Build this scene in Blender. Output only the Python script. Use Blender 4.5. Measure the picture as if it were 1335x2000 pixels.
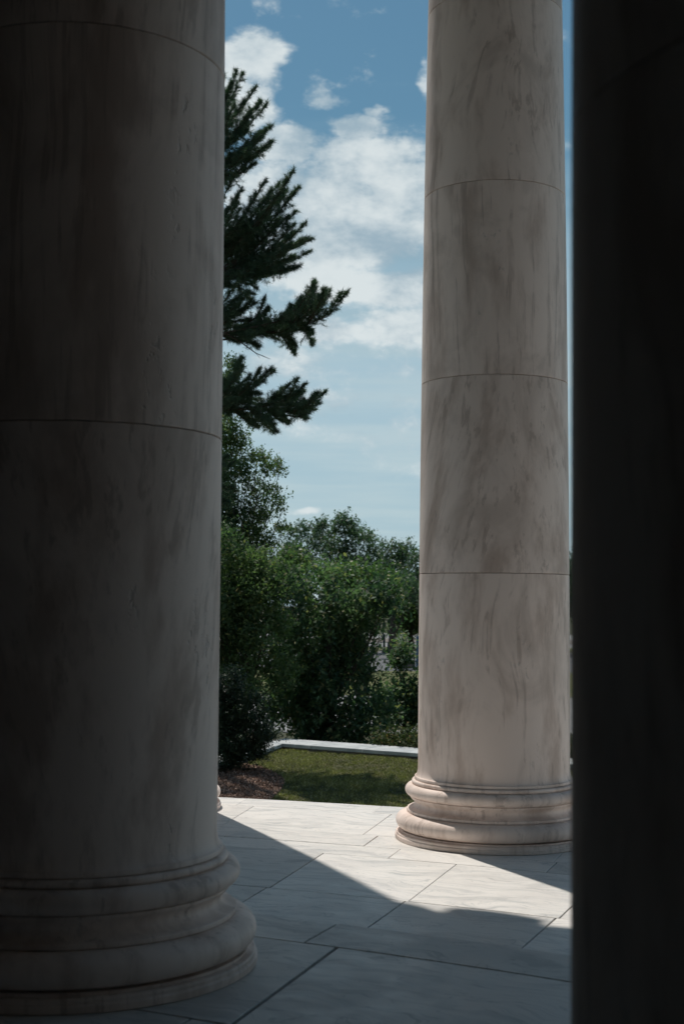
import bpy, math, random
import numpy as np
from mathutils import Matrix, Vector
rng = np.random.default_rng(7); random.seed(7)
S = bpy.context.scene
for o in list(bpy.data.objects): bpy.data.objects.remove(o)
C = S.collection
R = math.radians

# ------------------------------------------------------------------ camera
F_PX, PITCH, ROLL, EYE = 2687.5, 0.0662, 0.009, 1.70     # focal length in photo pixels (1335 x 2000)
cd = bpy.data.cameras.new('camera'); cam = bpy.data.objects.new('camera', cd); C.objects.link(cam)
cd.sensor_fit = 'VERTICAL'; cd.sensor_height = 36; cd.lens = F_PX / 2000 * 36
cd.clip_start = .05; cd.clip_end = 3000
cam.matrix_world = Matrix.Translation((0, 0, EYE)) @ Matrix.Rotation(math.pi/2 + PITCH, 4, 'X') @ Matrix.Rotation(ROLL, 4, 'Z')
cd.dof.use_dof = True; cd.dof.focus_distance = 14.; cd.dof.aperture_fstop = 3.2
S.camera = cam
S.cycles.max_bounces = 7; S.cycles.diffuse_bounces = 4; S.cycles.glossy_bounces = 2; S.cycles.transmission_bounces = 3
S.cycles.use_adaptive_sampling = True; S.cycles.adaptive_threshold = .02; S.cycles.caustics_reflective = False; S.cycles.caustics_refractive = False
S.cycles.sample_clamp_indirect = 6

def ray(px, py):
    """world direction of a photo pixel, y component 1"""
    U, V = px - 667.5, 1000 - py
    u = U*math.cos(ROLL) - V*math.sin(ROLL); v = U*math.sin(ROLL) + V*math.cos(ROLL)
    d = Vector((u/F_PX, math.cos(PITCH) - v/F_PX*math.sin(PITCH), math.sin(PITCH) + v/F_PX*math.cos(PITCH)))
    return d / d.y
def at(px, py, D):                       # at depth D metres in front
    d = ray(px, py) * D; return Vector((d.x, d.y, d.z + EYE))
def on(px, py, z):                       # on a level plane
    d = ray(px, py); k = (z - EYE)/d.z; return Vector((d.x*k, d.y*k, z))

# ------------------------------------------------------------------ sun, sky, exposure
SUN_EL, SUN_AZ = R(65), R(-23.6)         # azimuth from +Y, negative = left
sl = bpy.data.lights.new('sun', 'SUN'); sun = bpy.data.objects.new('sun', sl); C.objects.link(sun)
sl.energy = 3.0; sl.angle = R(.53); sl.color = (1, .95, .88)
sdir = Vector((math.sin(SUN_AZ)*math.cos(SUN_EL), math.cos(SUN_AZ)*math.cos(SUN_EL), math.sin(SUN_EL)))
sun.rotation_euler = sdir.to_track_quat('Z', 'Y').to_euler(); sun.location = (0, 0, 30)
S.view_settings.view_transform = 'Standard'; S.view_settings.look = 'None'
S.view_settings.exposure = 0.2; S.view_settings.gamma = 1; S.view_settings.use_curve_mapping = False
SKY_STRENGTH = .054

class NT:
    """small helper for node trees"""
    def __init__(s, tree): s.t = tree; s.n = tree.nodes; s.l = tree.links
    def node(s, typ, **kw):
        n = s.n.new(typ)
        for k, v in kw.items(): setattr(n, k, v)
        return n
    def put(s, sock, v):
        if v is None: return
        if isinstance(v, bpy.types.NodeSocket): s.l.new(v, sock)
        else:
            if isinstance(v, (tuple, list)) and len(v) == 3 and sock.type == 'RGBA': v = (*v, 1)
            sock.default_value = v
    def math(s, op, a, b=None, c=None, clamp=False):
        n = s.node('ShaderNodeMath', operation=op, use_clamp=clamp)
        for i, v in enumerate((a, b, c)): s.put(n.inputs[i], v)
        return n.outputs[0]
    def vmath(s, op, a, b=None):
        n = s.node('ShaderNodeVectorMath', operation=op)
        s.put(n.inputs[0], a); s.put(n.inputs[1], b)
        return n.outputs['Value'] if op in ('LENGTH', 'DOT_PRODUCT') else n.outputs[0]
    def ramp(s, v, a, b, x=0., y=1.):
        n = s.node('ShaderNodeMapRange', interpolation_type='SMOOTHSTEP', clamp=True)
        for i, q in enumerate((v, a, b, x, y)): s.put(n.inputs[i], q)
        return n.outputs[0]
    def mix(s, f, a, b, blend='MIX'):
        n = s.node('ShaderNodeMix', data_type='RGBA', blend_type=blend)
        s.put(n.inputs[0], f); s.put(n.inputs[6], a); s.put(n.inputs[7], b)
        return n.outputs[2]
    def noise(s, vec, scale, detail=4, rough=.55, dist=0., col=False):
        n = s.node('ShaderNodeTexNoise'); s.put(n.inputs['Vector'], vec)
        for k, v in (('Scale', scale), ('Detail', detail), ('Roughness', rough), ('Distortion', dist)): n.inputs[k].default_value = v
        return n.outputs['Color'] if col else n.outputs[0]
    def comb(s, x, y, z):
        n = s.node('ShaderNodeCombineXYZ')
        for i, v in enumerate((x, y, z)): s.put(n.inputs[i], v)
        return n.outputs[0]

W = bpy.data.worlds.new('World'); S.world = W; W.use_nodes = True
w = NT(W.node_tree); w.n.clear()
sky = w.node('ShaderNodeTexSky', sky_type='NISHITA', sun_disc=False)
sky.sun_elevation = SUN_EL; sky.sun_rotation = SUN_AZ; sky.air_density = 1.25; sky.dust_density = .55; sky.ozone_density = 2.2; sky.altitude = 20
tc = w.node('ShaderNodeTexCoord'); D3 = tc.outputs['Generated']
sep = w.node('ShaderNodeSeparateXYZ'); w.l.new(D3, sep.inputs[0])
az = w.math('ARCTAN2', sep.outputs[0], sep.outputs[1]); el = w.math('ARCSINE', sep.outputs[2])
flat = w.vmath('MULTIPLY', D3, (1, 1, 1.7))
warp = w.vmath('SUBTRACT', w.noise(flat, 15, 4, .6, col=True), (.5, .5, .5))
ae = w.vmath('ADD', w.comb(az, el, 0.), w.vmath('MULTIPLY', warp, (.05, .035, 0)))
dens = None
# the cloud banks, each at its own direction in the sky
for px, py, rx, ry, s in ((500,122,66,54,1.), (475,205,62,58,.95), (635,182,44,26,.62), (560,285,85,38,.95), (690,325,130,62,1.), (790,370,95,85,1.),
                          (590,400,170,95,1.), (740,455,120,70,1.), (690,245,75,32,.85), (722,206,36,14,.6), (770,555,130,46,1.), (600,520,170,50,.8), (790,625,140,38,1.),
                          (620,640,200,38,.85), (578,996,40,13,.75), (838,150,16,30,.5), (640,475,170,50,.8), (700,705,260,50,.36), (640,790,260,42,.28), (760,860,240,40,.24)):
    d = ray(px, py); a0, e0 = math.atan2(d.x, d.y), math.asin(d.z/d.length)
    q = w.vmath('MULTIPLY', w.vmath('SUBTRACT', ae, (a0, e0, 0)), (F_PX/rx, F_PX/ry, 0))
    v = w.ramp(w.vmath('LENGTH', q), 1.5, .15, 0., s)
    dens = v if dens is None else w.math('MAXIMUM', dens, v)
fb = w.noise(flat, 21, 7, .64, .08)
gen = w.ramp(w.noise(w.vmath('ADD', flat, (5.3, 1.7, .4)), 3.1, 5, .58), .54, .72, 0., .9)       # the rest of the sky has the same kind of clouds
out_view = w.ramp(w.vmath('LENGTH', w.vmath('MULTIPLY', w.vmath('SUBTRACT', w.comb(az, el, 0.), (0, .15, 0)), (1, 1, 0))), .30, .55)
dens = w.math('MAXIMUM', dens, w.math('MULTIPLY', gen, out_view))
alpha = w.ramp(w.math('ADD', dens, w.math('MULTIPLY', w.math('SUBTRACT', fb, .5), 1.9)), .10, .66)
alpha = w.math('MULTIPLY', alpha, .95)
CW = .77/SKY_STRENGTH
n_hi = w.noise(w.vmath('ADD', flat, (.3, 0, .05)), 11, 4, .58, .15)
low_d = w.ramp(w.math('ADD', n_hi, w.math('MULTIPLY', w.math('SUBTRACT', fb, .5), 1.0)), .28, .74)
low_d = w.math('MAXIMUM', low_d, w.ramp(el, .13, .06))
ccol = w.mix(low_d, (.37*CW, .50*CW, .59*CW), (.80*CW, .87*CW, .885*CW))
tint = w.mix(1., sky.outputs[0], (.70, 1.0, .98), 'MULTIPLY')
# thin high veil that thickens towards the horizon, all the way round
streak = w.noise(w.vmath('MULTIPLY', D3, (1.2, 1.2, 14)), 5, 4, .5)
veil = w.math('MULTIPLY', w.ramp(w.math('ADD', el, w.math('MULTIPLY', w.math('SUBTRACT', streak, .5), .12)), .36, .14), .88)
vt = w.ramp(streak, .35, .68)
tint = w.mix(veil, tint, w.mix(vt, (.465*CW, .635*CW, .735*CW), (.56*CW, .70*CW, .765*CW)))
bg = w.node('ShaderNodeBackground'); w.put(bg.inputs[0], w.mix(alpha, tint, ccol)); bg.inputs[1].default_value = SKY_STRENGTH
wo = w.node('ShaderNodeOutputWorld'); w.l.new(bg.outputs[0], wo.inputs[0])

# ------------------------------------------------------------------ materials
def new_mat(name):
    m = bpy.data.materials.new(name); m.use_nodes = True
    t = NT(m.node_tree); b = t.n['Principled BSDF']; return m, t, b
def bump(t, b, h, dist, strength=1.):
    n = t.node('ShaderNodeBump'); t.put(n.inputs['Height'], h); n.inputs['Distance'].default_value = dist; n.inputs['Strength'].default_value = strength
    t.l.new(n.outputs[0], b.inputs['Normal'])
def obj_coords(t, spread=(7, 7, 7)):
    tc = t.node('ShaderNodeTexCoord'); oi = t.node('ShaderNodeObjectInfo')
    wn = t.node('ShaderNodeTexWhiteNoise', noise_dimensions='1D'); t.l.new(oi.outputs['Random'], wn.inputs['W'])
    return t.vmath('ADD', tc.outputs['Object'], t.vmath('MULTIPLY', wn.outputs['Color'], spread)), oi.outputs['Random'], tc.outputs['Object']

def marble_column():
    m, t, b = new_mat('column_marble')
    P, rnd, raw = obj_coords(t, (23, 19, 31))
    big = t.noise(P, .8, 2, .5, col=True)                      # slow bending of the bed direction
    bs = t.math('MULTIPLY', t.ramp(t.math('FRACT', t.math('MULTIPLY', rnd, 7.3)), .6, .85), .30)
    Q = t.vmath('ADD', P, t.vmath('MULTIPLY', t.vmath('SUBTRACT', big, (.5, .5, .5)), t.comb(t.math('ADD', bs, .14), t.math('ADD', bs, .14), .3)))
    tilt = t.math('MULTIPLY', t.math('SUBTRACT', t.math('FRACT', t.math('MULTIPLY', rnd, 13.7)), .5), .5)
    sq = t.node('ShaderNodeSeparateXYZ'); t.l.new(Q, sq.inputs[0]); sh = t.math('MULTIPLY', sq.outputs[2], tilt)
    Q = t.comb(t.math('ADD', sq.outputs[0], sh), t.math('SUBTRACT', sq.outputs[1], sh), sq.outputs[2])
    st = t.vmath('MULTIPLY', Q, (2.2, 2.2, .55))
    n1 = t.noise(st, 1.5, 5, .62, .12)
    n2 = t.noise(t.vmath('MULTIPLY', Q, (9, 9, .32)), 1.6, 4, .66, .2)
    n3 = t.noise(t.vmath('MULTIPLY', P, (1, 1, .6)), 1.7, 6, .62, .9)
    col = t.mix(t.ramp(n1, .46, .68), (.90, .75, .665), (.64, .50, .425))
    col = t.mix(t.math('MULTIPLY', t.ramp(n2, .53, .63), t.math('MULTIPLY', t.ramp(n3, .36, .57), .56)), col, (.41, .30, .245))
    col = t.mix(t.math('MULTIPLY', t.ramp(n3, .46, .67), .52), col, (.57, .455, .39))
    rndm = t.math('ADD', .94, t.math('MULTIPLY', rnd, .10))
    col = t.mix(1., col, t.comb(rndm, rndm, rndm), 'MULTIPLY')
    # pits and spalls in groups along some of the streaks
    zone = t.ramp(t.noise(t.vmath('MULTIPLY', Q, (2.4, 2.4, .8)), 1.5, 2, .5), .61, .70)
    pn = t.noise(t.vmath('MULTIPLY', P, (1, 1, .5)), 24, 3, .6, .4)
    pits = t.math('MULTIPLY', t.ramp(pn, .56, .66), zone)
    col = t.mix(t.math('MULTIPLY', pits, .30), col, (.30, .26, .24))
    t.put(b.inputs['Base Color'], col); b.inputs['Roughness'].default_value = .55
    b.inputs['Specular IOR Level'].default_value = .35
    bump(t, b, t.math('SUBTRACT', t.math('MULTIPLY', t.noise(P, 55, 3, .6), .12), pits), .006, .7)
    return m
def marble_floor():
    m, t, b = new_mat('floor_marble')
    P, rnd, raw = obj_coords(t, (31, 17, 5))
    wv = t.vmath('ADD', P, t.vmath('MULTIPLY', t.vmath('SUBTRACT', t.noise(P, 1.1, 3, .5, col=True), (.5, .5, .5)), (.9, .9, 0)))
    st = t.vmath('MULTIPLY', wv, (1.0, 5.5, 1))
    a = t.noise(st, 1.5, 5, .62, .5); c = t.noise(t.vmath('MULTIPLY', wv, (2.5, 22, 1)), 1.4, 4, .7, .4); e = t.noise(P, 1.6, 4, .55)
    col = t.mix(t.ramp(a, .44, .70), (.745, .71, .665), (.555, .54, .515))
    col = t.mix(t.math('MULTIPLY', t.ramp(c, .58, .72), .55), col, (.36, .37, .37))
    col = t.mix(t.math('MULTIPLY', t.ramp(e, .48, .72), .30), col, (.60, .565, .53))
    col = t.mix(t.math('MULTIPLY', t.ramp(t.math('ABSOLUTE', t.math('SUBTRACT', t.noise(st, 1.1, 3, .6, 1.0), .5)), .012, .001), .5), col, (.33, .34, .34))
    spots = t.ramp(t.noise(P, 22, 3, .6), .66, .76)
    col = t.mix(t.math('MULTIPLY', spots, .5), col, (.22, .21, .20))
    g = t.math('ADD', .86, t.math('MULTIPLY', rnd, .20))
    col = t.mix(1., col, t.comb(g, g, g), 'MULTIPLY')
    t.put(b.inputs['Base Color'], col)
    t.put(b.inputs['Roughness'], t.ramp(t.noise(P, 4, 3, .6), .3, .7, .42, .62)); b.inputs['Specular IOR Level'].default_value = .35
    bump(t, b, t.noise(P, 30, 4, .65), .0016, .8)
    return m
def plain(name, c1, c2, scale=3., rough=.8, bmp=.004, bscale=30., spec=.3, lo=.35, hi=.65):
    m, t, b = new_mat(name)
    P, rnd, raw = obj_coords(t)
    t.put(b.inputs['Base Color'], t.mix(t.ramp(t.noise(P, scale, 5, .62, .3), lo, hi), c1, c2))
    b.inputs['Roughness'].default_value = rough; b.inputs['Specular IOR Level'].default_value = spec
    if bmp: bump(t, b, t.noise(P, bscale, 5, .6), bmp)
    return m
def leaf_mat(name, dark, light, warm, rough=.4, spec=.5, trans=.3):
    m, t, b = new_mat(name)
    at_ = t.node('ShaderNodeAttribute', attribute_name='tone')
    sp = t.node('ShaderNodeSeparateColor'); t.l.new(at_.outputs['Color'], sp.inputs[0])
    col = t.mix(sp.outputs[0], dark, light)
    col = t.mix(t.ramp(sp.outputs[1], .86, .97), col, warm)
    t.put(b.inputs['Base Color'], col); b.inputs['Roughness'].default_value = rough; b.inputs['Specular IOR Level'].default_value = spec
    tr = t.node('ShaderNodeBsdfTranslucent'); t.put(tr.inputs[0], t.mix(1., col, (1.1, 1.4, .8), 'MULTIPLY'))
    mx = t.node('ShaderNodeMixShader'); mx.inputs[0].default_value = trans
    t.l.new(b.outputs[0], mx.inputs[1]); t.l.new(tr.outputs[0], mx.inputs[2])
    t.l.new(mx.outputs[0], t.n['Material Output'].inputs[0])
    return m

M = dict(
    column=marble_column(), floor=marble_floor(),
    grout=plain('grout', (.055, .048, .042), (.10, .085, .07), 9, .95, .003, 80),
    stone=plain('wall_limestone', (.10, .094, .085), (.15, .14, .128), 1.4, .85),
    ceiling=plain('ceiling_limestone', (.22, .205, .185), (.30, .28, .255), 1.4, .85),
    coping=plain('coping_marble', (.62, .63, .62), (.43, .45, .45), 2.2, .55, .002, 40),
    core=plain('wall_core', (.20, .185, .17), (.30, .28, .26), 5, .9),
    soil=plain('lawn_soil', (.045, .052, .018), (.085, .078, .030), 1.3, .95, .02, 25),
    earth=plain('rough_ground', (.035, .045, .018), (.075, .065, .035), .35, .95, .05, 9),
    mulch=plain('mulch', (.075, .045, .032), (.16, .105, .08), 14, .95, .03, 40),
    pave=plain('pavement', (.29, .285, .28), (.21, .207, .203), .6, .85),
    asphalt=plain('asphalt', (.10, .10, .105), (.16, .16, .165), .8, .9),
    lawn_far=plain('far_lawn', (.07, .085, .025), (.12, .115, .045), .3, .95, .03, 9),
    bark=plain('bark', (.05, .038, .028), (.10, .08, .062), 9, .95, .03, 14),
    bark_grey=plain('bark_grey', (.07, .062, .054), (.14, .125, .11), 8, .95, .02, 14),
    metal=plain('painted_metal', (.52, .53, .53), (.42, .42, .42), 9, .5, 0),
    dark_metal=plain('dark_metal', (.03, .03, .032), (.055, .053, .05), 9, .55, 0),
    blue=plain('blue_paint', (.045, .10, .19), (.06, .125, .22), 3, .5, 0),
    brown_wall=plain('brown_stone', (.14, .115, .10), (.21, .18, .155), 2, .9),
    needle=leaf_mat('pine_needles', (.036, .072, .048), (.095, .150, .085), (.15, .12, .06), .5, .35, .25),
    holly=leaf_mat('holly_leaves', (.036, .072, .042), (.17, .235, .10), (.32, .28, .11), .62, .28, .42),
    magnolia=leaf_mat('magnolia_leaves', (.030, .066, .042), (.165, .24, .125), (.30, .28, .13), .60, .28, .40),
    yew=leaf_mat('yew_leaves', (.020, .036, .022), (.045, .072, .036), (.07, .085, .04), .5, .35, .2),
    oak=leaf_mat('hazed_oak_leaves', (.050, .090, .058), (.095, .150, .085), (.15, .17, .08), .5, .35, .40),  # greens raised to stand in for haze over the far trees
    oak_light=leaf_mat('light_leaves', (.065, .115, .045), (.125, .19, .070), (.22, .21, .08), .45, .35, .42),
    ivy=leaf_mat('ground_cover_leaves', (.035, .055, .020), (.075, .10, .035), (.22, .15, .06), .65, .22, .25),
    grass=leaf_mat('grass_blades', (.085, .088, .030), (.27, .25, .095), (.48, .42, .25), .6, .25, .3),
)

# ------------------------------------------------------------------ mesh helpers
def tag(o, label=None, cat=None, group=None, kind=None):
    for k, v in (('label', label), ('category', cat), ('group', group), ('kind', kind)):
        if v: o[k] = v
    return o
def link(name, me, mat=None, parent=None, loc=None, rz=0.):
    o = bpy.data.objects.new(name, me); C.objects.link(o)
    if mat is not None and me is not None and not me.materials: me.materials.append(mat)
    if parent is not None: o.parent = parent
    if loc is not None: o.location = loc
    if rz: o.rotation_euler.z = rz
    return o
def empty(name, loc=(0, 0, 0), rz=0.):
    o = link(name, None, loc=loc, rz=rz); o.empty_display_size = .2; return o
def pydata(name, v, f, smooth=False, sharp=None):
    me = bpy.data.meshes.new(name); me.from_pydata([tuple(p) for p in v], [], f); me.update()
    if smooth:
        me.polygons.foreach_set('use_smooth', [True]*len(me.polygons))
        if sharp: me.set_sharp_from_angle(angle=R(sharp))
    return me
def lathe(name, prof, n=112):
    """closed solid of revolution; prof = [(r, z), ...] bottom to top"""
    v = []; f = []
    for i in range(n):
        a = 2*math.pi*i/n; c, s = math.cos(a), math.sin(a)
        v += [(r*c, r*s, z) for r, z in prof]
    m = len(prof)
    for i in range(n):
        j = (i+1) % n
        f += [(i*m+k, j*m+k, j*m+k+1, i*m+k+1) for k in range(m-1)]
    v += [(0, 0, prof[0][1]), (0, 0, prof[-1][1])]; b, t = len(v)-2, len(v)-1
    for i in range(n):
        j = (i+1) % n
        f += [(b, j*m, i*m), (t, i*m+m-1, j*m+m-1)]
    return pydata(name, v, f, True, 28)
def prism(name, poly, z0, z1, bev=0.):
    """vertical prism over a convex counter-clockwise polygon, optional chamfer at the top"""
    n = len(poly); c = np.mean(np.array(poly), 0)
    ins = []
    for i in range(n):
        p, a, b = np.array(poly[i]), np.array(poly[i-1]), np.array(poly[(i+1) % n])
        d1 = (a-p)/(np.linalg.norm(a-p)+1e-9); d2 = (b-p)/(np.linalg.norm(b-p)+1e-9)
        ins.append(p + (d1+d2)*bev if abs(np.dot(d1, d2)) < .9 else p + (c-p)/np.linalg.norm(c-p)*bev)
    v = [(x, y, z0) for x, y in poly] + [(x, y, z1-bev) for x, y in poly]
    f = [tuple(range(n-1, -1, -1))] + [(i, (i+1) % n, n+(i+1) % n, n+i) for i in range(n)]
    if bev:
        v += [(x, y, z1) for x, y in ins]
        f += [(n+i, n+(i+1) % n, 2*n+(i+1) % n, 2*n+i) for i in range(n)] + [tuple(range(2*n, 3*n))]
    else: f += [tuple(range(n, 2*n))]
    return pydata(name, v, f)
def box(name, x0, x1, y0, y1, z0, z1, bev=0.):
    return prism(name, [(x0, y0), (x1, y0), (x1, y1), (x0, y1)], z0, z1, bev)
def tube_geo(path, radii, n=7):
    v = []; f = []
    P = [Vector(p) for p in path]
    for i, p in enumerate(P):
        d = (P[min(i+1, len(P)-1)] - P[max(i-1, 0)]).normalized()
        a = d.orthogonal().normalized(); b = d.cross(a)
        for k in range(n):
            t = 2*math.pi*k/n; v.append(p + (a*math.cos(t) + b*math.sin(t))*radii[i])
    for i in range(len(P)-1):
        for k in range(n): f.append((i*n+k, i*n+(k+1) % n, (i+1)*n+(k+1) % n, (i+1)*n+k))
    v.append(P[-1]); f += [((len(P)-1)*n+k, (len(P)-1)*n+(k+1) % n, len(v)-1) for k in range(n)]
    return v, f
def join_geo(parts):
    V = []; Fc = []
    for v, f in parts:
        o = len(V); V += v; Fc += [tuple(i+o for i in q) for q in f]
    return V, Fc
def fast_mesh(name, verts, nper, tone=None):
    """verts (N*nper, 3): N separate polygons of nper corners, tone (N, 2) per polygon"""
    me = bpy.data.meshes.new(name); nv = len(verts); nf = nv//nper
    me.vertices.add(nv); me.vertices.foreach_set('co', np.asarray(verts, np.float32).ravel())
    me.loops.add(nv); me.loops.foreach_set('vertex_index', np.arange(nv, dtype=np.int32))
    me.polygons.add(nf); me.polygons.foreach_set('loop_start', np.arange(0, nv, nper, dtype=np.int32))
    me.update(calc_edges=True)
    if tone is not None:
        at_ = me.color_attributes.new('tone', 'FLOAT_COLOR', 'POINT')
        c = np.zeros((nf, nper, 4), np.float32); c[..., 0] = tone[:, None, 0]; c[..., 1] = tone[:, None, 1]; c[..., 3] = 1
        at_.data.foreach_set('color', c.ravel())
    return me
def unit(a): return a/(np.linalg.norm(a, axis=-1, keepdims=True)+1e-9)
def leaves(name, pos, size, aspect=.45, up=.35, tone=None, droop=0.):
    """kite-shaped leaves at pos (N,3)"""
    n = len(pos); d = unit(rng.normal(size=(n, 3)) + np.array([0, 0, -droop])); nn = rng.normal(size=(n, 3)); nn[:, 2] = np.abs(nn[:, 2]) + up*2
    s = unit(np.cross(d, nn)); L = (size*rng.uniform(.7, 1.3, n))[:, None]; nr = unit(np.cross(s, d))
    v = np.stack([pos - d*L*.5, pos + s*L*aspect*.5 + nr*L*.06, pos + d*L*.5, pos - s*L*aspect*.5 + nr*L*.06], 1)
    if tone is None: tone = np.stack([rng.uniform(0, 1, n), rng.uniform(0, 1, n)], 1)
    return fast_mesh(name, v.reshape(-1, 3), 4, tone)

# ------------------------------------------------------------------ levels and plan of the round colonnade
Z_UP, Z_LOW, Z_LAWN, Z_FAR, Z_TOP = -.06, -.45, -1.5, -4.3, 12.06
CX, CY = -7.75, -8.0                              # centre of the paving rings
def pol(r, deg): a = R(deg); return np.array([CX + r*math.sin(a), CY + r*math.cos(a)])
KX, KY, KR = -8.9, -4.24, 20.0                    # centre of the outer column row
def kpol(r, deg): a = R(deg); return (KX + r*math.sin(a), KY + r*math.cos(a))
def ring_solid(name, c, r0, r1, a0, a1, z0, z1, n=40):
    v = []; f = []
    for i in range(n+1):
        a = R(a0 + (a1-a0)*i/n); s, q = math.sin(a), math.cos(a)
        v += [(c[0]+r*s, c[1]+r*q, z) for r, z in ((r0, z0), (r1, z0), (r1, z1), (r0, z1))]
    for i in range(n):
        for k in range(4):
            f.append((i*4+k, i*4+(k+1) % 4, i*4+4+(k+1) % 4, i*4+4+k))
    f += [(0, 3, 2, 1), (n*4, n*4+1, n*4+2, n*4+3)]
    me = pydata(name, v, f); return me

# floors: a dark bed with one object for each marble slab
low = tag(link('colonnade_floor', ring_solid('colonnade_floor', (CX, CY), 16.9, 24.22, -6, 66, Z_LAWN-.6, Z_LOW-.022), M['grout']), 'pale marble paved floor of the outer colonnade', kind='structure')
upp = tag(link('upper_floor', ring_solid('upper_floor', (CX, CY), 3., 17.46, -40, 130, Z_LOW-.3, Z_UP-.022), M['grout']), 'pale marble paved floor one step up inside', kind='structure')
def slab_row(parent, z, r0, r1, joints, jw=.007, k=.30, th=.05):
    rm = (r0+r1)/2
    for a, b in zip(joints[:-1], joints[1:]):
        poly = []
        def edge(r, lo, hi, n):
            return [(r, lo + (hi-lo)*i/n) for i in range(n+1)]
        ad = lambda ang, r: ang + (rm-r)*k
        n = 3
        g = math.degrees(jw/2/rm)
        pts = [pol(r0+jw/2, q) for q in np.linspace(ad(a, r0)+g, ad(b, r0)-g, n+1)] + [pol(r1-jw/2, q) for q in np.linspace(ad(b, r1)-g, ad(a, r1)+g, n+1)]
        pts = [p + np.array([random.uniform(-.0022, .0022), random.uniform(-.0022, .0022)]) for p in pts]
        mid = pol(rm, (a+b)/2); ang = -R((a+b)/2)
        ca, sa = math.cos(-ang), math.sin(-ang)
        loc = [((p-mid)[0]*ca - (p-mid)[1]*sa, (p-mid)[0]*sa + (p-mid)[1]*ca) for p in pts]
        dz = random.uniform(-.0012, .0012)
        me = prism('slab', loc, -th, 0, .0025)
        o = link('slab', me, M['floor'], parent, (mid[0], mid[1], z+dz), ang + random.uniform(-.0006, .0006))
def seq(lo, hi, known, step):
    k = list(known)
    while k[0] > lo: k.insert(0, k[0]-step)
    while k[-1] < hi: k.append(k[-1]+step)
    return k
slab_row(low, Z_LOW, 23.745, 24.26, seq(-4, 62, [16.2], 3.65), .004)
slab_row(low, Z_LOW, 22.45, 23.745, seq(-4, 62, [16.95, 20.6], 3.65), .008)
slab_row(low, Z_LOW, 21.89, 22.45, seq(-4, 62, [16.7, 21.26], 4.5))
slab_row(low, Z_LOW, 21.43, 21.89, seq(-4, 62, [17.9, 22.33, 26.0], 4.1))
slab_row(low, Z_LOW, 19.92, 21.43, seq(-4, 62, [17.8, 21.05, 24.25, 27.5], 3.25), .010)
slab_row(low, Z_LOW, 17.64, 19.92, seq(-4, 62, [18.1, 21.55, 24.75, 28.0], 3.25), .010)
slab_row(upp, Z_UP, 17.05, 17.52, seq(-4, 84, [26.3], 5.2), .014, .25)
slab_row(upp, Z_UP, 15.67, 17.05, seq(-4, 84, [27.4], 5.1), .020, .55)
slab_row(upp, Z_UP, 14.2, 15.67, seq(-4, 84, [27.3], 5.4), .012, .3)
for r0, st in ((12.8, 5.8), (11.4, 6.4), (10.0, 7.2)): slab_row(upp, Z_UP, r0, r0+1.4, seq(-4, 100, [26.1], st), .010, .3)
stp = tag(link('step', ring_solid('step', (CX, CY), 17.40, 17.62, -4, 60, Z_LOW-.1, Z_LOW+.22), M['floor']), 'low marble step between the two floor levels', kind='structure')
# outer steps of the platform, below the edge of the floor
for i in range(3):
    tag(link('step', ring_solid('step', (CX, CY), 24.15, 24.32 + .36*(i+1), -6, 66, Z_LAWN-.6, Z_LOW - .34 - .24*i), M['floor']), 'outer marble step of the platform', kind='structure')

# ceiling, entablature, the wall behind the camera, and side walls added to darken the hall
tag(link('ceiling', ring_solid('ceiling', (KX, KY), 2.0, KR+.62, -34, 110, Z_TOP, Z_TOP+.5), M['ceiling']), 'flat stone soffit above the columns', kind='structure')
ent = tag(link('entablature', ring_solid('entablature', (KX, KY), KR-.60, KR+.60, -34, 110, Z_TOP+.502, Z_TOP+2.0), M['stone']), 'stone entablature carried by the outer columns', kind='structure')
link('cornice', ring_solid('cornice', (KX, KY), KR-.55, KR+.85, -34, 110, Z_TOP+2.002, Z_TOP+2.4), M['stone'], ent)
tag(link('wall_back', ring_solid('wall_back', (CX, CY), 9.0, 9.6, -40, 130, Z_UP-.02, Z_TOP-.002), M['stone']), 'curved stone wall behind the viewer', kind='structure')
def radial_wall(name, deg, r0, r1, label):
    a = R(deg); d = np.array([math.sin(a), math.cos(a)]); n = np.array([d[1], -d[0]])*.35; c = np.array([CX, CY])
    poly = [c+d*r0-n, c+d*r0+n, c+d*r1+n, c+d*r1-n]
    tag(link(name, prism(name, poly[::-1] if True else poly, Z_LAWN-.4, Z_TOP-.002), M['stone']), label, kind='structure')
radial_wall('light_blocker_left', 18.3, 9.62, 17.6, 'unseen wall added on the left to block skylight')  # added out of view, keeps skylight off the left column
radial_wall('light_blocker_pier', 48., 14.4, 21.5, 'unseen pier added on the right to darken the left column')  # added to cut light from the right onto the left column's front
radial_wall('light_blocker_right', 54., 9.62, 21.5, 'unseen wall added on the right to keep skylight out')  # added out of view, narrows the opening that lights the hall

# ------------------------------------------------------------------ columns
R0 = .699
def rad(z): return R0*(1 + .0024*z - .0017*z*z)
def arc(c, rx, rz, a0, a1, n): return [(c[0]+rx*math.cos(R(a0+(a1-a0)*i/n)), c[1]+rz*math.sin(R(a0+(a1-a0)*i/n))) for i in range(n+1)]
PL = lathe('plinth', [(.900, 0), (.908, .006), (.909, .040), (.905, .046), (.899, .049), (.900, .066), (.894, .074), (.862, .077), (.862, .090)])
T1 = lathe('torus', [(.80, .0905)] + arc((.806, .184), .096, .092, -86, 90, 18) + [(.795, .2765)])
SC = lathe('scotia', [(.79, .277), (.798, .279), (.802, .284), (.802, .304), (.798, .309), (.785, .312)] + arc((.800, .365), .070, .052, 250, 128, 12)[1:] + [(.766, .418), (.770, .424), (.770, .434), (.76, .4375)])
T2 = lathe('torus', [(.74, .438)] + arc((.755, .502), .063, .064, -88, 90, 14) + [(.74, .5665)])
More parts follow.
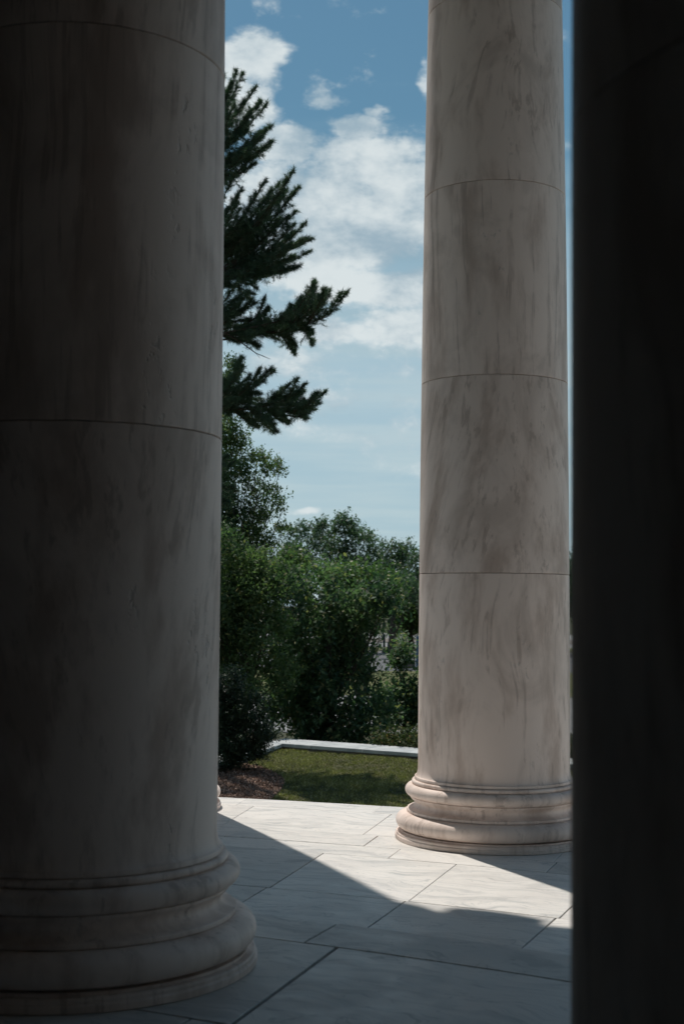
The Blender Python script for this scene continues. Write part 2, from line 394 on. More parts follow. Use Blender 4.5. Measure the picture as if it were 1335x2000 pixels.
AS = lathe('band', [(.725, .567), (.745, .567)] + arc((.743, .589), .015, .021, -80, 80, 6) + [(.725, .611)])
KB = .875
for me_ in (PL, T1, SC, T2, AS):
    for v_ in me_.vertices: v_.co.z *= KB
BASE = ((PL, 'plinth'), (T1, 'torus'), (SC, 'scotia'), (T2, 'torus'), (AS, 'band'))
NECK = .612*KB
def drum(z0, z1, first=False):
    g = .0016
    p = [(rad(z0)-.05, z0+g)]
    if first:
        p += [(.728, z0+g), (.731, z0+.004), (.731, z0+.024), (.729, z0+.028)]
        r1 = rad(z0+.16)
        p += [(r1+(.727-r1)*(1-math.sin(R(90*i/8)))**1.3, z0+.028+.11*(1-math.cos(R(90*i/8)))**.9) for i in range(1, 9)]
        zs = np.linspace(z0+.18, z1-.006, 6)
    else:
        p += [(rad(z0)-.005, z0+g), (rad(z0), z0+.005)]
        zs = np.linspace(z0+.05, z1-.006, 6)
    p += [(rad(z), z) for z in zs] + [(rad(z1)-.005, z1-g), (rad(z1)-.05, z1-g)]
    return lathe('drum', p)
def volute_geo(h):
    """one pair of scroll bolsters seen from above the column axis"""
    parts = []
    for sx in (-1, 1):
        n = 24
        v = []; f = []
        prof = [(-.66, .34), (-.60, .36), (-.42, .26), (0, .22), (.42, .26), (.60, .36), (.66, .34)]
        for y, r in prof:
            for k in range(n): v.append((sx*.80 + r*math.cos(2*math.pi*k/n), y, h-.50 + r*math.sin(2*math.pi*k/n)))
        m = len(prof)
        for i in range(m-1):
            for k in range(n): f.append((i*n+k, i*n+(k+1) % n, (i+1)*n+(k+1) % n, (i+1)*n+k))
        f += [tuple(range(n-1, -1, -1)), tuple(range((m-1)*n, m*n))]
        parts.append((v, f))
    return join_geo(parts)
def make_column(x, y, zf, joints, label, group, face=0.):
    t = tag(empty('marble_column', (x, y, zf), face), label, 'column', group)
    b = link('base', PL, M['column'], t)          # plinth ring carries the other mouldings
    for me, nm in BASE[1:]: link(nm, me, M['column'], b)
    H = Z_TOP - zf; cap = H - .80
    zs = [NECK] + [j - zf for j in joints] + [cap]
    for i in range(len(zs)-1):
        link('drum', drum(zs[i], zs[i+1], i == 0), M['column'], t)
    rt = rad(cap)
    e = link('capital', lathe('capital', [(rt-.05, cap+.002), (rt+.03, cap+.01), (rt+.03, cap+.05)] + arc((rt+.02, cap+.17), .12, .11, -80, 60, 8) + [(rt, cap+.30), (rt, H-.095)], 64), M['column'], t)
    v, f = volute_geo(H); link('volutes', pydata('volutes', v, f, True, 40), M['column'], e)
    link('abacus', box('abacus', -.86, .86, -.70, .70, H-.092, H-.002, .01), M['column'], e)
    return t
GC = 'marble columns of the colonnade'
make_column(1.425, 12.888, Z_LOW, [1.98, 3.76, 5.54, 7.32, 9.1, 10.3], 'sunlit veined marble column standing on the lower floor, its whole base in view', GC, -R(25.4))
make_column(-1.304, 6.874, Z_UP, [2.515, 4.37, 6.2, 8.05, 9.9], 'large dark shaded marble column filling the left side', GC, -R(23.4))
make_column(1.123, 2.50, Z_UP, [2.60, 4.42, 6.2, 8.0, 9.8], 'nearly black blurred column nearest the viewer along the right edge', GC, -R(40))
make_column(-2.15, 14.60, Z_LOW, [1.98, 3.76, 5.54, 7.32, 9.1, 10.3], 'column mostly hidden behind the big left one, only its lit base edge showing', GC, -R(25.4))

# ------------------------------------------------------------------ lawn, mulch, garden wall, ground
ZC = Z_LAWN + .13                                   # top of the coping
wl, wr = on(550.5, 1452, ZC), on(816, 1471, ZC)
dv = (wr-wl); dv.z = 0; dv.normalize(); nv = Vector((-dv.y, dv.x, 0))     # along the wall, away from the viewer
W0 = wl.copy(); ret = on(497, 1470, ZC); dr = (ret - wl); dr.z = 0; dr.normalize()
WC = .95
def ground_sheet():
    """one sheet: lawn terrace level near, sloping down behind the garden wall, flat to the horizon"""
    ys = [-60, -20, 0, 10, 20, 26, 29] + list(np.linspace(30, 62, 33)) + [70, 80, 100, 140, 200, 300, 600, 1200, 2400]
    xs = [-2400, -900, -300, -120, -60, -40] + list(np.linspace(-30, 30, 61)) + [40, 60, 120, 300, 900, 2400]
    v = []; f = []
    for y in ys:
        for x in xs:
            s = (Vector((x, y, 0)) - W0); s.z = 0; d = s.dot(nv)
            k = min(max((d-.8)/26, 0), 1); k = k*k*(3-2*k)
            z = Z_LAWN - .03 - (.55 if d > .4 else 0) + (Z_FAR+.55-Z_LAWN)*k
            z += 0 if d < .5 else .12*math.sin(x*.7+y*.31)*min(1, d/4)*(1-k)
            v.append((x, y, z))
    nx = len(xs)
    for j in range(len(ys)-1):
        for i in range(nx-1): f.append((j*nx+i, j*nx+i+1, j*nx+nx+i+1, j*nx+nx+i))
    return pydata('ground', v, f, True)
def ground_z(x, y):
    s = Vector((x, y, 0)) - W0; s.z = 0; d = s.dot(nv); k = min(max((d-.8)/26, 0), 1); k = k*k*(3-2*k)
    return Z_LAWN - .03 - (.55 if d > .4 else 0) + (Z_FAR+.55-Z_LAWN)*k
tag(link('ground', ground_sheet(), M['earth']), 'rough ground falling away beyond the garden wall', kind='structure')
# lawn inside the wall
p1 = W0 + dv*30; lawn_poly = [(-14., 13.), (16., 9.), (p1.x, p1.y), (W0.x, W0.y), ((W0+dr*14).x, (W0+dr*14).y)]
lawn = tag(link('lawn', prism('lawn', lawn_poly, Z_LAWN-.2, Z_LAWN), M['soil']), 'olive green mown lawn inside the low wall', kind='structure')
mulch_px = [(380, 1490), (470, 1493), (505, 1497), (530, 1507), (549, 1517), (556, 1527), (551, 1540), (537, 1556), (505, 1585), (380, 1600)]
mulch_poly = [(on(a, b, Z_LAWN).x, on(a, b, Z_LAWN).y) for a, b in mulch_px][::-1]
bed = tag(link('mulch_bed', prism('mulch_bed', mulch_poly, Z_LAWN-.1, Z_LAWN+.012), M['mulch']), 'brown mulch bed beside the shrub', kind='structure')
from_poly = np.array(mulch_poly)
def in_any(poly, P):                                # even-odd test
    r = np.zeros(len(P), bool); n = len(poly)
    for i in range(n):
        (x0, y0), (x1, y1) = poly[i], poly[(i+1) % n]
        k = ((y0 > P[:, 1]) != (y1 > P[:, 1])) & (P[:, 0] < (x1-x0)*(P[:, 1]-y0)/(y1-y0+1e-12)+x0); r ^= k
    return r
NB = 190000
P = np.stack([rng.uniform(-5.5, 6.5, NB), rng.uniform(17.5, 30.5, NB)], 1)
P = P[in_any(lawn_poly, P) & ~in_any(mulch_poly, P)]; n = len(P)
cell = rng.uniform(-1, 1, (160, 90))                 # patchy sward
def patch(sx, sy):
    u, v = (P[:, 0]+6)/sx, (P[:, 1]-17)/sy; i, j = np.floor(u).astype(int), np.floor(v).astype(int); fu, fv = u-i, v-j
    g = lambda a_, b_: cell[a_ % 160, b_ % 90]
    return (g(i, j)*(1-fu)+g(i+1, j)*fu)*(1-fv) + (g(i, j+1)*(1-fu)+g(i+1, j+1)*fu)*fv
fine = patch(.15, .42) + .8*patch(.5, 1.3)
dens_n = np.sin(P[:, 0]*2.1+np.sin(P[:, 1]*1.7)*1.5)*np.sin(P[:, 1]*2.7+P[:, 0]*.8)
hgt = rng.uniform(.018, .042, n)*np.clip(1+.2*dens_n+.45*fine, .3, 2); a = rng.uniform(0, 2*np.pi, n); wd = .010
base = np.column_stack([P, np.full(n, Z_LAWN-.003)]); side = np.column_stack([np.cos(a), np.sin(a), np.zeros(n)])*wd
tip = base + np.column_stack([rng.normal(0, .022, n), rng.normal(0, .022, n), hgt])
tone = np.stack([np.clip(.40+.12*dens_n+.46*fine+rng.normal(0, .20, n), 0, 1), np.clip(rng.uniform(0, 1, n)+.10*fine, 0, 1)], 1)
tag(link('grass', fast_mesh('grass', np.stack([base-side, base+side, tip], 1).reshape(-1, 3), 3, tone), M['grass']), 'short dry olive grass on the lawn', 'grass', kind='stuff')
NM = 9000
P = np.stack([rng.uniform(from_poly[:, 0].min(), from_poly[:, 0].max(), NM), rng.uniform(from_poly[:, 1].min(), from_poly[:, 1].max(), NM)], 1)
P = P[in_any(mulch_poly, P)]; n = len(P)
pos = np.column_stack([P, Z_LAWN + .012 + rng.uniform(.004, .03, n)])
mm = leaves('mulch_chips', pos, .065, .35, .8)
M['chips'] = leaf_mat('mulch_chips', (.15, .095, .068), (.38, .25, .19), (.52, .38, .30), .9, .2, .0)
tag(link('mulch_chips', mm, M['chips']), 'loose bark chips scattered over the bed', 'mulch', kind='stuff')

# low garden wall: recessed core with coping slabs
gw = tag(empty('garden_wall', (W0.x, W0.y, Z_LAWN)), 'low garden wall with pale marble coping at the far edge of the lawn', 'wall')
def wall_run(p, d, outn, cuts, side):
    for a, b in zip(cuts[:-1], cuts[1:]):
        q = [p + d*(a+.009), p + d*(b-.009)]; q += [q[1] + outn*WC, q[0] + outn*WC]
        poly = [(v.x-W0.x, v.y-W0.y) for v in q]
        ar = sum(poly[i-1][0]*poly[i][1]-poly[i][0]*poly[i-1][1] for i in range(4))
        link('coping_slab', prism('coping_slab', poly if ar > 0 else poly[::-1], (.056-.005*side), .13-.008*side + random.uniform(-.002, .002), .006), M['coping'], gw)
    q = [p + d*(cuts[0]+.05) + outn*.09, p + d*cuts[-1] + outn*.09]; q += [q[1] + outn*(WC-.18), q[0] + outn*(WC-.18)]
    poly = [(v.x-W0.x, v.y-W0.y) for v in q]; ar = sum(poly[i-1][0]*poly[i][1]-poly[i][0]*poly[i-1][1] for i in range(4))
    link('wall_core', prism('wall_core', poly if ar > 0 else poly[::-1], -.9, .05), M['core'], gw)
cuts = [-.55] + [(on(x, y, ZC)-W0).dot(dv) for x, y in ((603, 1456), (705, 1463.5), (815, 1471))]
L = cuts[-1]-cuts[-2]
for i in range(7): cuts.append(cuts[-1]+L)
wall_run(W0, dv, nv, cuts, 0)
on_ = Vector((dr.y, -dr.x, 0)); on_ = on_ if on_.dot(nv) > 0 or on_.x < 0 else -on_
if on_.x > 0: on_ = -on_
wall_run(W0 - dr*.2, dr, on_, [0.] + [1.15*(i+1) for i in range(8)], 1)
# ------------------------------------------------------------------ far ground: paths, roads, railing
def strip(name, D0, D1, mat, label, x0=-120, x1=160, dz=.02, slope=0.):
    P = [(x0, D0-slope*x0), (x1, D0-slope*x1), (x1, D1-slope*x1), (x0, D1-slope*x0)]
    tag(link(name, prism(name, P, Z_FAR-.3, Z_FAR+dz), mat), label, kind='structure')
def depth(py, z=Z_FAR): return on(780, py, z).y
strip('path', depth(1432), depth(1360), M['pave'], 'pale paved path below the terrace behind the trees', dz=.020)
strip('grass_verge', depth(1360)+.05, depth(1312), M['lawn_far'], 'green verge between path and road', dz=.060)
strip('road', depth(1312)+.05, depth(1272), M['asphalt'], 'grey asphalt road seen under the trees', dz=.030)
strip('grass_verge', depth(1271), depth(1264.5), M['lawn_far'], 'green strip between the two far roads', dz=.090)
strip('road', depth(1264), depth(1256), M['pave'], 'bright far road crossing behind the tree trunks', dz=.040)
strip('grass_verge', depth(1255.5), depth(1248), M['brown_wall'], 'brownish verge beyond the bright far road', dz=.110)
strip('road', depth(1247.5), depth(1238), M['pave'], 'farthest pale road strip', dz=.050)
# railing along the road: rail, post
Dr = depth(1311)
rl = tag(empty('railing', (at(757, 1305, Dr).x, Dr, Z_FAR+.06)), 'pale metal guard rail by the road, right of the big shrub', 'railing')
pts = [(757, 1297.5), (777, 1294.5), (812, 1289.5), (850, 1284)]
P0 = Vector(rl.location)
path = [at(x, y, Dr + (i*1.2)) - P0 for i, (x, y) in enumerate(pts)]
v, f = tube_geo(path, [.075]*4); link('rail', pydata('rail', v, f, True), M['metal'], rl)
path2 = [p - Vector((0, 0, .75)) for p in path]; v, f = tube_geo(path2, [.06]*4); link('rail', pydata('rail', v, f, True), M['metal'], rl)
for i in range(4):
    b = path[i].copy(); v, f = tube_geo([Vector((b.x, b.y, 0)), Vector((b.x, b.y, b.z+.02))], [.09, .09]); link('post', pydata('post', v, f, True), M['metal'], rl)
xq = at(782, 1300, Dr+4).x
tag(link('low_wall', box('low_wall', xq, xq+9, Dr+4, Dr+4.5, Z_FAR, at(790, 1290, Dr+4).z, .02), M['brown_wall']), 'low brown stone wall behind the guard rail', 'wall')
def pole(px, y0, y1, D, r, label):
    a, b = at(px, y1, D), at(px, y0, D); zb = Z_FAR+.05
    t = tag(empty('pole', (a.x, D, zb)), label, 'pole', 'thin dark poles by the far roads')
    v, f = tube_geo([(0, 0, 0), (0, 0, b.z-zb)], [r, r*.8], 8); link('shaft', pydata('shaft', v, f, True), M['dark_metal'], t)
    v, f = tube_geo([(0, 0, 0), (0, 0, .25), (0, 0, .3)], [r*1.7, r*1.7, r], 8); link('foot', pydata('foot', v, f, True), M['dark_metal'], t)
pole(749.5, 1238, 1278, depth(1276), .17, 'thickest thin dark pole, leftmost in the gap beside the big shrub')
pole(757, 1254, 1278, depth(1276), .09, 'short thin dark pole just right of the thickest pole')
pole(773, 1246, 1274, depth(1274), .07, 'very thin dark pole in front of the bright far road')
pole(808, 1275, 1312, depth(1309), .10, 'dark pole next to the blue panel by the guard rail')
bp = at(812, 1298, Dr-2); tp = at(812, 1242, Dr-2)
bl = tag(empty('sign_panel', (bp.x, Dr-2, Z_FAR+.06)), 'blue upright panel beside the column edge, mostly hidden by the column', 'panel')
link('panel', box('panel', 0, 1.6, -.08, .08, .55, tp.z-Z_FAR-.06, .015), M['blue'], bl)
for x in (.25, 1.35):
    v, f = tube_geo([(x, 0, 0), (x, 0, .56)], [.05, .05]); link('leg', pydata('leg', v, f, True), M['dark_metal'], bl)

# ------------------------------------------------------------------ trees
def branch_set(root, tips, r0, jitter=.15):
    """trunk point root to each tip: bent tapered tubes"""
    parts = []
    for tp_, r in tips:
        d = tp_-root; n = 5
        path = [root + d*(i/n) + Vector(rng.normal(0, jitter*d.length*.12, 3))*(0 < i < n) + Vector((0, 0, -.10*d.length*math.sin(math.pi*i/n)))*.6 for i in range(n+1)]
        parts.append(tube_geo(path, [r*(1-.85*i/n) for i in range(n+1)], 6))
    return parts
def clump_leaves(clumps, cov, size, per=7):
    """leaves set along short outward twigs through each clump [(centre, (rx, ry, rz))]; returns positions and the clump index"""
    out = []; idx = []
    for i, (c, r) in enumerate(clumps):
        c = np.array(c); r = np.array(r)
        n = max(3, int(cov*math.pi*r[0]*r[2]/(size*size*.25)/per))
        d = unit(rng.normal(size=(n, 3))); k = rng.uniform(0, 1, n)**.5
        k *= 1 + .35*np.sin(d[:, 0]*4+c[0]*9+d[:, 1]*3)*np.sin(d[:, 2]*5+c[2]*7)
        p = c + d*k[:, None]*r
        dr_ = unit(d + rng.normal(0, .6, (n, 3)) + np.array([0, 0, .45]))
        s_ = rng.uniform(0, 1, (n, per, 1)); ln = size*rng.uniform(2., 4.5, (n, 1, 1))
        q = p[:, None, :] + dr_[:, None, :]*ln*s_ + rng.normal(0, size*.45, (n, per, 3))
        out.append(q.reshape(-1, 3)); idx.append(np.full(n*per, i))
    return np.concatenate(out), np.concatenate(idx)
def sub_clumps(px, py, rpx, D, n, depth_m, rs=(.28, .5), flat=.75):
    """break one big lobe (photo pixel, radius) into n small clumps spread through its volume"""
    c = at(px, py, D); r = rpx/F_PX*D*.93; res = []
    for i in range(n):
        d = rng.normal(size=3); d /= np.linalg.norm(d); k = rng.uniform(.25, 1)**.5
        q = r*rng.uniform(*rs)
        res.append((np.array(c) + d*k*np.array([r-q*.6, depth_m, (r-q*.6)]), (q, q*1.1, q*flat)))
    return res
def tree(name, label, cat, base_px, D, lobes, leafmat, leaf, dens, barkmat, trunk_r, depth_m=1.6, nsub=14, aspect=.5, up=.3, group=None, gz=None, droop=0., warm=1., rs=(.32, .56)):
    b = at(base_px, 1200, D); z0 = ground_z(b.x, D) if gz is None else gz
    t = tag(empty(name, (b.x, D, z0)), label, cat, group)
    org = Vector((b.x, D, z0))
    clumps = []; tips = []
    for px, py, rp in lobes:
        cs = sub_clumps(px, py, rp, D + rng.uniform(-.35, .35)*depth_m, nsub, depth_m*max(.35, min(1, rp/70)), rs)
        clumps += cs; tips += [(Vector(cs[i][0]) - org) for i in range(0, len(cs), max(1, nsub//2))]
    pos, ci = clump_leaves(clumps, dens, leaf); pos = pos - np.array(org); n = len(pos)
    cl = (.5*rng.uniform(0, 1, len(clumps)) + .5*np.repeat(rng.uniform(0, 1, len(lobes)), nsub))[ci]        # every clump has its own tone, leaves vary about it
    tn = np.stack([np.clip(cl + rng.normal(0, .18, n), 0, 1), np.clip(rng.uniform(0, 1, n)*warm, 0, 1)], 1)
    link('crown', leaves('crown', pos, leaf, aspect, up, tn, droop), leafmat, t)
    top = max(p.z for p in tips); mx = np.mean([p.x for p in tips])
    fork = Vector((mx*.45, 0, top*.32)); n = 6
    tr = [tube_geo([Vector((0, 0, -.3)), Vector((.03, .02, top*.12)), fork*.8 + Vector((.05, 0, 0)), Vector((mx*.7, .1, top*.62))], [trunk_r*1.35, trunk_r, trunk_r*.8, trunk_r*.35], 9)]
    tr += branch_set(fork*.85, [(p, trunk_r*.22) for p in tips], 0)
    v, f = join_geo(tr); link('trunk', pydata('trunk', v, f, True), barkmat, t)
    return t

# tall pine: limbs traced by their pixels, at the pine's own distance, spread in depth
DP = 28.5
def pine():
    tb = at(335, 1200, DP); z0 = ground_z(tb.x, DP); org = Vector((tb.x, DP, z0))
    t = tag(empty('pine_tree', org), 'tall dark pine with tiered upswept branches behind the big left column', 'tree')
    ztop = at(335, 40, DP).z - z0
    tr = [tube_geo([(0, 0, -.3), (.05, 0, 2), (.02, .05, ztop*.5), (0, 0, ztop)], [.34, .28, .17, .03], 10)]
    subs = []
    def S_(*ps): subs.append(ps)
    for q in ([(395,290),(430,205),(452,165)],[(400,300),(440,220),(475,140)],[(400,310),(455,235),(500,170)],[(410,320),(470,265),(523,200)],[(410,330),(480,290),(531,245)],[(415,340),(490,305),(536,275)],[(410,350),(460,345),(502,316)],[(400,330),(440,290),(480,240)],[(400,350),(430,345),(450,350)],
              [(380,520),(430,440),(473,367)],[(390,520),(460,455),(500,380)],[(400,520),(480,440),(546,356)],[(400,520),(500,440),(562,368)],[(420,520),(520,445),(585,364)],[(430,530),(520,480),(579,410)],[(430,530),(540,490),(599,433)],[(440,530),(545,500),(612,464)],[(440,540),(530,525),(606,491)],[(420,540),(510,535),(587,519)],[(400,540),(470,545),(505,566)],[(400,545),(430,555),(448,560)],[(390,530),(450,500),(510,470)],[(390,530),(440,470),(490,430)],[(400,540),(460,520),(540,500)],
              [(380,660),(480,650),(580,640),(640,618),(680,567)],[(600,632),(630,600),(645,564)],[(580,636),(608,600),(624,573)],[(560,638),(585,610),(600,581)],[(530,640),(565,615),(584,590)],[(480,640),(510,620),(527,601)],[(420,640),(470,610),(502,590)],[(400,630),(440,600),(475,573)],[(590,640),(605,645),(612,652)],[(540,645),(565,662),(580,678)],[(460,650),(490,668),(510,678)],[(430,650),(455,662),(472,667)],[(440,650),(500,640),(560,640)],[(500,648),(560,650),(600,640)],[(400,650),(440,630),(490,625)],
              [(380,800),(480,800),(560,800),(610,785),(639,762)],[(440,790),(500,755),(535,723)],[(430,780),(470,750),(490,732)],[(510,795),(545,770),(567,748)],[(540,795),(575,770),(599,747)],[(570,800),(600,800),(625,787)],[(550,802),(585,808),(607,805)],[(520,802),(550,815),(567,822)],[(490,805),(520,825),(542,843)],[(460,805),(490,822),(505,833)],[(420,790),(460,770),(510,770)],[(400,800),(440,790),(480,785)],[(400,790),(430,770),(460,755)],
              [(380,940),(430,920),(460,900)],[(380,950),(430,950),(466,960)],[(380,960),(430,975),(455,985)]): S_(*q)
    # the hidden side of the tree
    for k in range(26):
        y = rng.uniform(120, 950); ln = 60 + (y-100)*.17; sx = -1 if rng.random() < .8 else .12
        S_((335, y+60), (335+sx*ln*.5, y+35), (335+sx*ln, y-rng.uniform(0, 50)))
    B = []; TP = []; TD = []
    for q in subs:
        hid = q[-1][0] < 400
        for rep in range(2 if hid else 4):
            oy = rng.normal(0, .55) if rep else 0.
            sc = 1. if rep == 0 else rng.uniform(.72, .97)
            pts_ = [at(x, y, DP) for x, y in q]
            pts_ = [pts_[0] + (p-pts_[0])*sc + Vector((0, oy*(i/(len(q)-1))*1.4, rng.normal(0, .05) if rep else 0)) for i, p in enumerate(pts_)]
            P_ = [p-org for p in pts_]
            L_ = [0.]
            for a_, b_ in zip(P_[:-1], P_[1:]): L_.append(L_[-1]+(b_-a_).length)
            def pt(s):
                s = min(max(s, 0), L_[-1]-1e-6)
                for i in range(len(P_)-1):
                    if s <= L_[i+1]: return P_[i].lerp(P_[i+1], (s-L_[i])/(L_[i+1]-L_[i])), (P_[i+1]-P_[i]).normalized()
            B.append(tube_geo([pt(L_[-1]*k/5)[0] for k in range(6)], [.018*(1-.8*k/5)+.004 for k in range(6)], 5))
            s = L_[-1]*.22
            while s < L_[-1]:
                c_, d_ = pt(s); left = (L_[-1]-s)
                tl = min(.30, .06+left*.30)*rng.uniform(.4, 1.1)
                dd = (d_*1.0 + Vector(rng.normal(0, .82, 3)) + Vector((0, 0, .38))).normalized()
                if rng.random() < .22: B.append(tube_geo([c_, c_+dd*tl], [.008, .004], 3))
                for k in (.35, .7, 1.):
                    TP.append(c_+dd*tl*k); TD.append(dd)
                s += rng.uniform(.03, .055)
            for k in range(3): TP.append(P_[-1]-(P_[-1]-pt(L_[-1]-.1)[0])*k*.35); TD.append(pt(L_[-1])[1])
    # a dead twig hanging below the third tier
    tw = [at(x, y, DP-.4)-org for x, y in ((430, 645), (470, 668), (500, 690), (515, 696), (527, 701))]
    B.append(tube_geo(tw, [.018, .014, .010, .008, .004], 5)); B.append(tube_geo([tw[2], at(508, 700, DP-.4)-org], [.007, .003], 4))
    # limbs from the trunk to the tiers
    for y0, x1, y1 in ((420, 405, 320), (600, 410, 530), (690, 400, 655), (850, 400, 800), (985, 390, 950)):
        B.append(tube_geo([at(335, y0, DP)-org, at((335+x1)/2, (y0+y1)/2+8, DP)-org, at(x1, y1, DP)-org], [.10, .075, .05], 7))
    v, f = join_geo(tr+B); link('trunk', pydata('trunk', v, f, True), M['bark'], t)
    TP = np.array([tuple(p) for p in TP]); TD = np.array([tuple(p) for p in TD]); nt = len(TP); nn = 16
    d = unit(TD[:, None, :]*.65 + rng.normal(size=(nt, nn, 3))*.78); ln = rng.uniform(.065, .125, (nt, nn, 1))
    b0 = TP[:, None, :] + rng.normal(size=(nt, nn, 3))*.012 - TD[:, None, :]*rng.uniform(0, .07, (nt, nn, 1))
    s = unit(np.cross(d, rng.normal(size=(nt, nn, 3))))*.0046
    V = np.stack([b0-s, b0+s, b0+d*ln], 2).reshape(-1, 3)
    tone = np.stack([np.repeat(rng.uniform(0, 1, nt), nn), np.repeat(rng.uniform(0, .93, nt), nn)], 1)
    link('crown', fast_mesh('crown', V, 3, tone), M['needle'], t)
pine()

# fine-leaved holly rising behind the column edge
tree('holly_tree', 'tall fine-leaved holly tree rising beside the left column under the pine', 'tree', 415, 37.,
     [(447,712,20),(455,735,16),(430,760,40),(462,850,34),(440,885,42),(415,840,60),(515,905,30),(540,915,20),(485,925,38),(455,965,46),(535,962,20),(505,965,30),(400,940,70),(520,1000,32),(545,990,18),(470,1020,48),(420,1040,70),(500,1048,36),(470,1090,48),(525,1060,22),(548,1035,12)],
     M['holly'], .075, 2.0, M['bark_grey'], .16, 1.3, 16, .55, .3, rs=(.26, .46))
tree('magnolia_tree', 'broadleaf evergreen tree with yellow-green highlights against the left column', 'tree', 470, 34.,
     [(430,1085,60),(490,1105,36),(538,1118,22),(430,1180,75),(500,1160,58),(545,1140,32),(420,1280,80),(500,1250,60),(540,1220,38),(470,1330,55),(545,1310,36),(400,1200,90)],
     M['holly'], .11, 3.2, M['bark'], .13, 1.5, 18, .5, .3, warm=.95, rs=(.26, .48))
tree('magnolia_tree', 'large glossy-leaved magnolia shrub filling the middle behind the low wall', 'tree', 640, 37.,
     [(560,1135,26),(585,1160,38),(640,1125,26),(650,1165,42),(610,1215,60),(690,1190,50),(735,1165,42),(757,1180,22),(718,1215,34),(570,1260,52),(640,1290,62),(690,1260,52),(590,1340,60),(660,1365,60),(710,1325,40),(735,1390,46),(610,1410,48),(680,1425,44),(560,1400,42),(525,1390,24),(640,1440,40),(720,1425,34),(600,1435,34),(545,1350,40),(650,1230,46)],
     M['magnolia'], .155, 3.3, M['bark'], .15, 1.7, 18, .48, .35, warm=.99, rs=(.25, .46))
tree('magnolia_tree', 'low dark magnolia beside the right column edge with sunlit sprigs', 'tree', 790, 39.,
     [(770,1352,20),(800,1350,26),(840,1340,36),(770,1375,36),(810,1385,36),(850,1380,40),(760,1410,28),(795,1410,22),(782,1285,10),(786,1272,7),(778,1298,8),(880,1310,36)],
     M['magnolia'], .14, 3.2, M['bark'], .09, 1.2, 15, .48, .35)
tree('broadleaf_tree', 'bright green round tree just behind the top of the magnolia', 'tree', 700, 52.,
     [(640,1140,26),(680,1135,32),(720,1132,34),(755,1140,26),(700,1160,50),(765,1165,22)],
     M['oak_light'], .17, 3., M['bark_grey'], .18, 2.2, 14, .55, .3)
GF = 'far trees in a row along the skyline'
tree('oak_tree', 'tallest far oak with an open crown breaking the skyline', 'tree', 665, 170.,
     [(675,1022,20),(690,1040,24),(655,1045,24),(705,1060,28),(640,1070,26),(675,1080,36),(720,1085,24),(640,1105,28),(690,1115,36),(725,1052,14),(664,1018,9),(622,1048,10)],
     M['oak'], .34, 3.0, M['bark_grey'], .45, 6, 14, .6, .25, GF, Z_FAR, rs=(.24, .42))
tree('oak_tree', 'far oak left of the tallest one, with a bare twig above it', 'tree', 585, 165.,
     [(570,1045,20),(595,1040,18),(610,1060,20),(575,1075,26),(605,1090,26),(560,1090,24),(590,1115,30),(618,1035,7),(630,1026,5)],
     M['oak'], .34, 3.0, M['bark_grey'], .4, 5, 14, .6, .25, GF, Z_FAR, rs=(.24, .42))
tree('oak_tree', 'dark far oak falling away right of the tallest one', 'tree', 765, 175.,
     [(750,1075,20),(775,1080,22),(760,1105,30),(790,1100,24),(740,1110,24),(785,1135,30),(750,1140,28),(795,1068,9)],
     M['oak'], .34, 3.0, M['bark_grey'], .45, 6, 14, .6, .25, GF, Z_FAR, rs=(.24, .42))
tree('oak_tree', 'far oak touching the left edge of the bright column', 'tree', 825, 168.,
     [(810,1090,18),(835,1100,34),(812,1125,30),(845,1140,36),(805,1155,26),(825,1170,30)],
     M['oak'], .34, 3.0, M['bark_grey'], .4, 6, 14, .6, .25, GF, Z_FAR, rs=(.24, .42))
tree('yellowish_tree', 'small dull yellow-green tree below the left far oak', 'tree', 570, 95.,
     [(555,1090,16),(575,1085,18),(565,1110,24),(590,1105,18),(545,1110,18)],
     M['oak_light'], .26, 3., M['bark_grey'], .2, 3, 12, .6, .25, None, Z_FAR, warm=1.06)
tree('street_tree', 'light green street tree with a dark trunk by the far road', 'tree', 803, depth(1268),
     [(800,1180,20),(815,1195,28),(790,1200,18),(800,1222,22),(778,1215,14),(825,1220,26),(770,1232,8),(790,1236,10)],
     M['oak_light'], .36, 3., M['bark'], .42, 4, 14, .6, .3, None, Z_FAR)
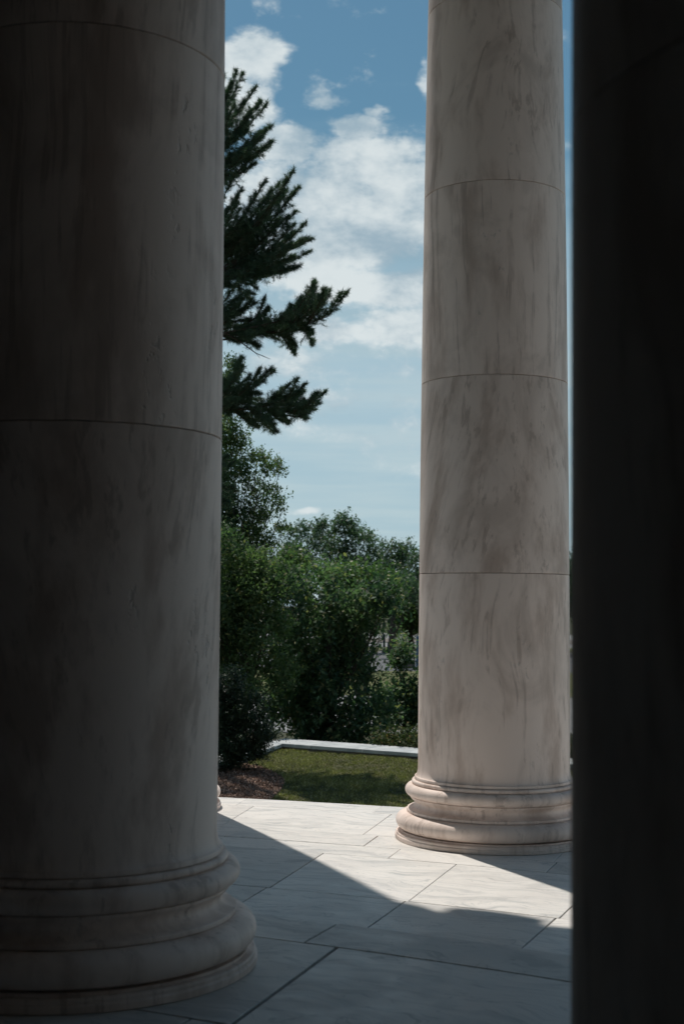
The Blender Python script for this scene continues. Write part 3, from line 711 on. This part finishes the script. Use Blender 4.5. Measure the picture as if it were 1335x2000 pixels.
tree('dark_tree', 'dark tree mass between the magnolia and the street tree', 'tree', 765, 150.,
     [(770,1165,26),(780,1140,24),(755,1178,20),(735,1188,18),(800,1150,24)],
     M['oak'], .34, 2.6, M['bark'], .3, 4, 14, .6, .3, None, Z_FAR)
# the row goes on behind the columns and to both sides
FL = ['far oak hidden behind the bright column near its left edge', 'far oak hidden behind the middle of the bright column', 'far oak hidden behind the right half of the bright column', 'far oak showing in the thin gap between bright column and black column', 'far oak hidden behind the black column near its edge', 'far oak hidden behind the black column by the picture edge', 'far oak hidden behind the right edge of the big left column', 'far oak hidden behind the big left column', 'far oak hidden behind the big left column, farthest left of the row']
for i, (px, D, top) in enumerate(((905, 172, 1070), (985, 178, 1060), (1060, 166, 1075), (1128, 170, 1083), (1215, 175, 1065), (1310, 168, 1070), (480, 172, 1065), (390, 168, 1060), (290, 175, 1070))):
    tree('oak_tree', FL[i], 'tree', px, D,
         [(px-20, top+24, 22), (px+18, top+22, 22), (px, top+55, 44), (px-34, top+70, 30), (px+36, top+72, 30), (px, top+95, 40)],
         M['oak'], .5, 3., M['bark_grey'], .45, 6, 12, .6, .25, GF, Z_FAR)
# dark yew shrub in the mulch bed
tree('yew_shrub', 'dark dense yew shrub on the mulch bed against the left column', 'shrub', 455, 26.4,
     [(450,1370,44),(490,1385,36),(420,1380,60),(455,1430,58),(500,1430,36),(520,1440,18),(470,1470,38),(430,1470,50),(505,1468,22),(535,1436,8),(440,1330,40)],
     M['yew'], .055, 3.2, M['bark'], .05, .8, 14, .4, .3, None, Z_LAWN)
# ground cover behind the coping
gp = []
for k in range(420):
    s = rng.uniform(1.6, 9.); o_ = rng.uniform(WC+.1, WC+1.5); q = W0 + dv*s + nv*o_
    gp.append((np.array((q.x, q.y, Z_LAWN + rng.uniform(-.15, .30) - .1*(o_-WC))), (.22, .2, .15)))
pos, _ = clump_leaves(gp, 1.6, .085); n = len(pos)
tag(link('ground_cover', leaves('ground_cover', pos, .085, .55, .5, np.stack([rng.uniform(0, 1, n), rng.uniform(0, 1, n)*1.05], 1)), M['ivy']), 'leafy ground cover with rusty tips behind the low wall', 'ground cover', kind='stuff')
